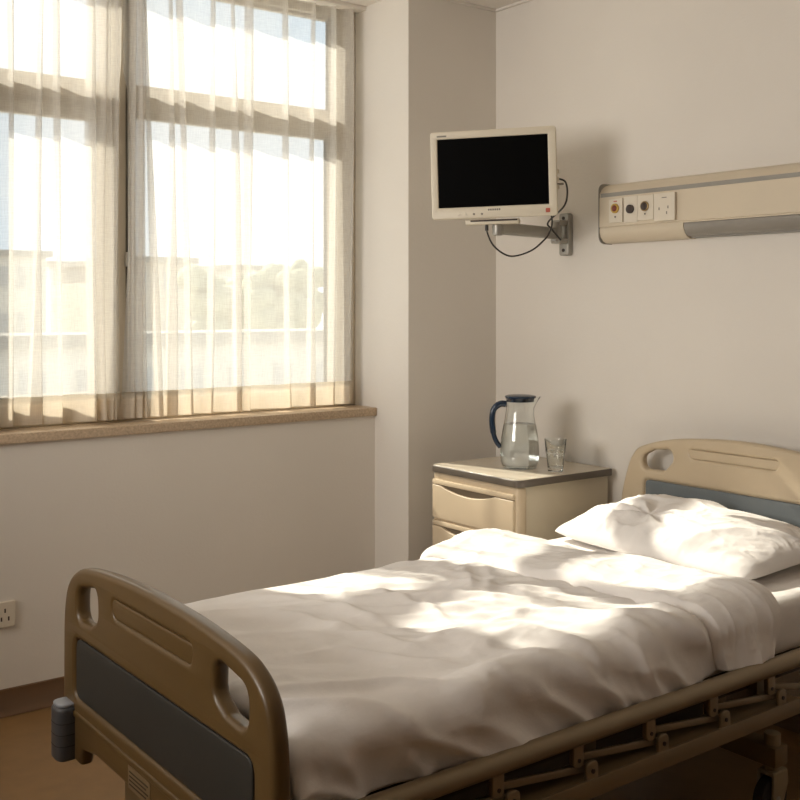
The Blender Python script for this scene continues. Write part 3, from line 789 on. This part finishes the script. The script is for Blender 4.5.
# side rail (folded down), near side
YR = 1.572
b = B(); b.tube([(1.02, YR, .478), (1.04, YR, .482)]+[(x, YR, .482) for x in np.linspace(1.1, 2.62, 12)]+[(2.66, YR, .476), (2.68, YR, .462)], .0215, 20)
sr = b.done('side_rail', M['rail'], br)
lx = [1.20, 1.43, 1.66, 1.895, 2.125, 2.36, 2.56]
for i, x in enumerate(lx):
    b = B(); b.mesh(plate([rpoly([(x-.016, .475, .004), (x+.016, .475, .004), (x+.016, .415, .014), (x-.016, .415, .014)])], .014, .003, frame_M((0, YR, 0), (1, 0, 0), (0, 0, 1), (0, -1, 0))))
    b.done('hinge_lug', M['rail'], sr)
    b = B(); b.cyl((x, YR-.009, .431), (x, YR-.0065, .431), .0045, 12); b.done('rivet', M['hole'], sr)
    xd = x+.032
    if xd < 2.46:
        b = B(); b.mesh(plate([rpoly([(xd-.018, .425, .016), (xd+.018, .425, .016), (xd+.018, .380, .006), (xd-.018, .380, .006)])], .010, .003, frame_M((0, YR-.012, 0), (1, 0, 0), (0, 0, 1), (0, -1, 0))))
        b.done('pivot_lug', M['rail'], sr)
        b = B(); b.cyl((xd, YR-.0195, .404), (xd, YR-.0165, .404), .005, 12); b.done('rivet', M['hole'], sr)
    if i > 0:
        xa = lx[i-1]
        p0, p1 = Vector((xa, 0, .434)), Vector((min(x+.032, 2.5), 0, .404)); dd = (p1-p0); LL = dd.length; dd.normalize()
        MB_ = frame_M((p0.x, YR+.004, p0.z), dd, (0, 1, 0), Vector((-dd.z, 0, dd.x)))
        b = B(); b.box(0, LL, -.004, .004, -.008, .008, .002, M=MB_); b.done('link_bar', M['rail'], sr)

# ================================================================ MATTRESS
mz0, mz1 = .4575, .607
b = B(); b.box(.990, 2.990, 1.640, 2.575, mz0, mz1, .035, 5)
bmesh.ops.subdivide_edges(b.bm, edges=[e for e in b.bm.edges if e.calc_length() > .3], cuts=12, use_grid_fill=True)
b.done('mattress', M['sheet'], None, org=(2.0, BC, mz0), label='mattress in a white fitted sheet on the hospital bed', cat='mattress', smooth=4)

# ================================================================ DUVET
NE, FE = 1.632, 2.588     # near / far edges of the bed top
ZB = .622
def to_xq(u, v, z=ZB+.01):
    rx, ry, rz = ray(u, v); k = (z-CH)/rz; x, y = rx*k, ry*k
    if y < NE+.01:
        k = (NE-.01)/ry; x = rx*k; zz = CH+rz*k; y = NE+.01-(z-zz)
    return x, y
def stroke(X_, Q_, pts, w, A, soft=1.0, w2=None):
    """ridge along polyline; w = half-width on far side, w2 on near side"""
    P = np.array([to_xq(*p) for p in pts]); w2 = w2 or w
    best = np.full(X_.shape, 1e9); side = np.zeros(X_.shape); tt = np.zeros(X_.shape)
    seg = np.hypot(*(P[1:]-P[:-1]).T); tot = seg.sum(); acc = 0
    for i in range(len(P)-1):
        a_, c_ = P[i], P[i+1]; d_ = c_-a_; L_ = seg[i]
        t = ((X_-a_[0])*d_[0]+(Q_-a_[1])*d_[1])/L_**2; tc_ = np.clip(t, 0, 1)
        dx = X_-(a_[0]+tc_*d_[0]); dy = Q_-(a_[1]+tc_*d_[1]); dist = np.hypot(dx, dy)
        m_ = dist < best; best = np.where(m_, dist, best)
        side = np.where(m_, np.sign(d_[0]*dy-d_[1]*dx), side); tt = np.where(m_, (acc+tc_*L_)/tot, tt); acc += L_
    ww_ = np.where(side > 0, w, w2)
    fade = np.clip(np.minimum(tt, 1-tt)/.25, 0, 1); fade = fade*fade*(3-2*fade)
    return A*np.exp(-(best/ww_)**1.35)*(0.15+.85*fade)
STROKES = [
  ([(395, 652), (446, 638), (520, 637), (600, 647), (660, 665), (706, 692)], .035, .022, .055),
  ([(420, 601), (470, 603), (540, 603), (620, 608), (690, 616), (712, 650)], .030, .016, .040),
  ([(470, 618), (540, 613), (620, 622), (690, 640)], .020, .010, .028),
  ([(455, 682), (500, 668), (550, 661), (620, 680), (690, 716)], .035, .022, .06),
  ([(405, 712), (460, 690), (500, 684), (560, 702), (625, 742)], .035, .020, .06),
  ([(300, 790), (312, 752), (350, 738), (400, 722), (470, 712), (540, 738), (585, 762)], .045, .026, .07),
  ([(335, 740), (352, 765), (362, 798)], .018, .012, .018),
  ([(395, 735), (420, 765), (435, 795)], .02, .010, .03),
  ([(245, 590), (300, 600), (345, 612), (400, 628)], .020, .009, .035),
  ([(240, 615), (300, 618), (370, 636), (430, 655)], .022, .009, .035),
  ([(280, 655), (340, 650), (420, 662), (480, 668)], .022, .008, .035),
  ([(290, 690), (350, 684), (420, 690)], .022, .007, .03),
  ([(380, 575), (430, 583), (480, 590), (530, 592)], .016, .009, .022),
  ([(425, 568), (450, 560), (480, 566), (540, 578)], .018, .008, .025),
  ([(462, 566), (468, 580), (476, 598)], .020, .008, .03),
  ([(486, 566), (492, 584), (488, 602)], .016, .006, .02),
  ([(500, 575), (560, 585), (600, 596), (660, 602)], .018, .010, .025),
  ([(330, 588), (380, 596), (430, 612), (460, 628)], .018, .009, .03),
  ([(470, 640), (500, 622), (530, 615)], .015, .010, .02),
]
def wrinkle(X_, Q_):
    wx = X_+.10*fbm(X_*2.2+3, Q_*2.2, 2); wq = Q_+.16*fbm(X_*1.3+8, Q_*1.7+4, 2)
    # long folds running along the bed with a slight diagonal
    sharp = lambda n_: (1-np.abs(2*n_-1))
    p_ = .8*wx-.6*wq; c_ = .6*wx+.8*wq          # creases run slantwise across the bed
    a_ = sharp(vnoise(p_*1.3+3, c_*6.5+1))**2.2
    b_ = sharp(vnoise(p_*2.4+40, c_*13-p_*1.5+11))**2.5
    d_ = sharp(vnoise(p_*3.0+70, c_*17+p_*3+31))**2.5
    e_ = sharp(vnoise(p_*8+90+2*fbm(X_*6, Q_*6, 2), c_*34-p_*6+51))**2
    crumple = np.clip(1-np.abs(X_-1.95)/.45, 0, 1)*np.clip((Q_-1.75)/.3, 0, 1)
    near_ = np.clip((1.95-Q_)/.25, 0, 1); far_ = np.clip((2.56-Q_)/.2, .25, 1)
    h_ = (.020*a_+.014*b_*(1+.5*near_)+.009*d_*(.6+.9*crumple)+.0040*e_*(.6+1.1*crumple))*far_-.008
    h_ += .011*(ridged(X_*12+4+wq, Q_*17+9, 3)-.5)*crumple*far_
    return h_
def duvet_surface(x, q, hfun, thick=0.0, zb=ZB, drop_n=.155, drop_f=.15, rad=.045):
    """unrolled coordinate q -> position; returns pos, normal (y,z)"""
    yc_n, yc_f = NE+rad, FE-rad
    arc = rad*math.pi/2
    Y = np.where((q >= yc_n) & (q <= yc_f), q, 0.0); Z_ = np.full(q.shape, zb); NY = np.zeros(q.shape); NZ = np.ones(q.shape)
    # near
    s_ = np.clip(yc_n-q, 0, None); an = np.clip(s_/rad, 0, math.pi/2); ex = np.clip(s_-arc, 0, None)
    near = q < yc_n
    Y = np.where(near, yc_n-rad*np.sin(an)-ex*.10, Y); Z_ = np.where(near, zb-rad*(1-np.cos(an))-ex, Z_)
    NY = np.where(near, -np.sin(an), NY); NZ = np.where(near, np.cos(an), NZ)
    s_ = np.clip(q-yc_f, 0, None); an = np.clip(s_/rad, 0, math.pi/2); ex = np.clip(s_-arc, 0, None)
    far = q > yc_f
    Y = np.where(far, yc_f+rad*np.sin(an)+ex*.05, Y); Z_ = np.where(far, zb-rad*(1-np.cos(an))-ex, Z_)
    NY = np.where(far, np.sin(an), NY); NZ = np.where(far, np.cos(an), NZ)
    return x, Y, Z_, NY, NZ
nx_, nq_ = 300, 260
xs = np.linspace(.985, 2.36, nx_); qs = np.linspace(NE-.115, FE+.38, nq_)
Xg, Qg = np.meshgrid(xs, qs, indexing='ij')
H = wrinkle(Xg, Qg)
Xw = Xg+.05*(fbm(Xg*5, Qg*5+11, 3)-.5); Qw = Qg+.05*(fbm(Xg*5+21, Qg*5, 3)-.5)
for pts, w, A, w2 in STROKES: H = H+stroke(Xw, Qw, pts, w*.7, A*1.15, 1, w2*.9)
H += .006*fbm(Xg*2.4, Qg*2.4, 2)
xfl = 2.165-.115*np.clip((Qg-NE)/(FE-NE), 0, 1)
H *= 1-.72*np.clip((Xg-xfl+.03)/.06, 0, 1)
for _ in range(2):
    H[1:-1, 1:-1] = (H[1:-1, 1:-1]*4+2*(H[:-2, 1:-1]+H[2:, 1:-1]+H[1:-1, :-2]+H[1:-1, 2:])+H[:-2, :-2]+H[2:, 2:]+H[:-2, 2:]+H[2:, :-2])/16
# foot end rounds down behind the footboard
foot = np.clip((Xg-.985)/.06, 0, 1); footd = -.05*(1-np.sqrt(np.clip(1-(1-foot)**2, 0, 1)))
# scalloped hanging hem on the near side
x_, Y_, Z_, NY_, NZ_ = duvet_surface(Xg, Qg, None)
Hn = np.maximum(H, -.004)
P = np.stack([Xg, Y_+NY_*Hn, Z_+NZ_*Hn+footd], -1)
lim = .46-.26*np.clip((Xg-1.15)/.3, 0, 1)  # far side hangs lower, shaped to block sun from the floor
P[..., 2] = np.where(Qg > BC, np.maximum(P[..., 2], lim), P[..., 2])
drp = np.clip((NE-Qg)/.10, 0, 1)
P[..., 2] += drp*.010*(fbm(Xg*6, Qg*0+2, 2)-.5)
me = grid_mesh('duvet', P)
dv = empty('duvet', (1.7, BC, ZB), 'rumpled white duvet spread over the bed, turned down near the pillow', 'duvet')
o = link('cover', me, M['sheet'], dv, smooth=4)
md = o.modifiers.new('s', 'SOLIDIFY'); md.thickness = .006; md.offset = -1

# turned-down part of the duvet
na, nb = 120, 260
a_ = np.linspace(0, 1, na); qs = np.linspace(NE-.105, FE+.10, nb)
Ag, Qg = np.meshgrid(a_, qs, indexing='ij')
tn = np.clip((Qg-NE)/(FE-NE), 0, 1)
nearhang = np.clip((NE+.02-Qg)/.12, 0, 1)
xf = 2.165-.115*tn+.01*np.sin(Qg*9)+.004*np.sin(Qg*31)+.03*nearhang
xe = 2.475-.10*tn**1.3+.008*np.sin(Qg*13+1)-.075*nearhang**1.5
Xg = xf+(xe-xf)*Ag
prof = np.minimum(1, (np.clip(Ag, 0, 1)/.06))**.5
endp = np.clip((1-Ag)/.13, 0, 1); endr = np.sqrt(np.clip(1-(1-endp)**2, 0, 1))
Hf = .014+.020*np.sin(np.clip(Ag, 0, 1)*math.pi*.9)+.020*(ridged(Xg*6+Qg*2.5+.4*fbm(Xg*5,Qg*5,2), Qg*2.6+7, 3)-.45)+.006*(ridged(Xg*14+1, Qg*9+3, 2)-.5)+.008*fbm(Xg*3, Qg*3+5, 2)
Hb = .008+.3*H.mean()
Hf = Hf+.007
Ht = .002+(Hf-.002+.006)*np.minimum(prof, 1)
Ht = np.where(Ag > .87, -.020+(Ht+.020)*endr, Ht)
x_, Y_, Z_, NY_, NZ_ = duvet_surface(Xg, Qg, None)
P = np.stack([Xg, Y_+NY_*Ht, Z_+NZ_*Ht], -1)
P[..., 1] -= nearhang*.014*(fbm(Ag*4, Qg*3, 2)-.3)
me = grid_mesh('turned_down_edge', P)
o = link('turned_down_edge', me, M['sheet'], dv, smooth=4)
md = o.modifiers.new('s', 'SOLIDIFY'); md.thickness = .006; md.offset = -1

# ================================================================ PILLOW
def pillow():
    n, m_ = 120, 160
    A_, C_ = np.meshgrid(np.linspace(-1, 1, n), np.linspace(-1, 1, m_), indexing='ij')
    hx, hy = .245, .405
    pin = lambda o_: 1-.07*np.abs(1-o_**2)
    X_ = A_*hx*(1-.055*(1-C_**2)); Y_ = C_*hy*(1-.05*(1-A_**2))
    body = (np.clip(1-np.abs(A_)**2.6, 0, 1)*np.clip(1-np.abs(C_)**3.2, 0, 1))**.52
    tp = .098*body; bt = .045*body
    ang = np.arctan2(C_-.22, A_+.35); rad_ = np.hypot(A_+.35, C_-.22)
    wr = .014*np.exp(-(rad_/.5)**2)*(np.sin(ang*7+2.2*rad_+3*fbm(X_*8,Y_*8,2))*np.clip(rad_*4, 0, 1))-.007*np.exp(-(rad_/.15)**2)
    edge = np.clip(1-body, 0, 1)
    wr += .026*(ridged(X_*6+3+.5*fbm(X_*9,Y_*9,2), Y_*5+X_*3, 4)-.45)*np.minimum(1, body*1.5)+.006*edge*(ridged(X_*16, Y_*16+5, 2)-.5)*np.minimum(1, body*4)
    wr += .010*(fbm(X_*6, Y_*6, 2)-.5)*body
    top_ = np.stack([X_, Y_, tp+wr*np.minimum(1, body*2)], -1)
    kx = 1-.075*np.abs(C_)**7; ky = 1-.055*np.abs(A_)**7
    top_[..., 0] *= kx; top_[..., 1] *= ky
    bot_ = np.stack([X_*kx, Y_*ky, -bt], -1)
    me1 = grid_mesh('p', top_); me2 = grid_mesh('p', bot_[:, ::-1])
    bm = bmesh.new(); bm.from_mesh(me1); bm.from_mesh(me2); bmesh.ops.remove_doubles(bm, verts=bm.verts, dist=.0004)
    bmesh.ops.recalc_face_normals(bm, faces=bm.faces)
    me = bpy.data.meshes.new('pillow'); bm.to_mesh(me); bm.free(); return me
me = pillow()
me.transform(Matrix.Translation((2.775, 2.14, .653)) @ Matrix.Rotation(math.radians(-3), 4, 'Z') @ Matrix.Rotation(math.radians(-4), 4, 'Y'))
link('pillow', me, M['sheet'], None, org=(2.775, 2.14, .61), smooth=4, label='plump white pillow lying against the beige headboard', cat='pillow')
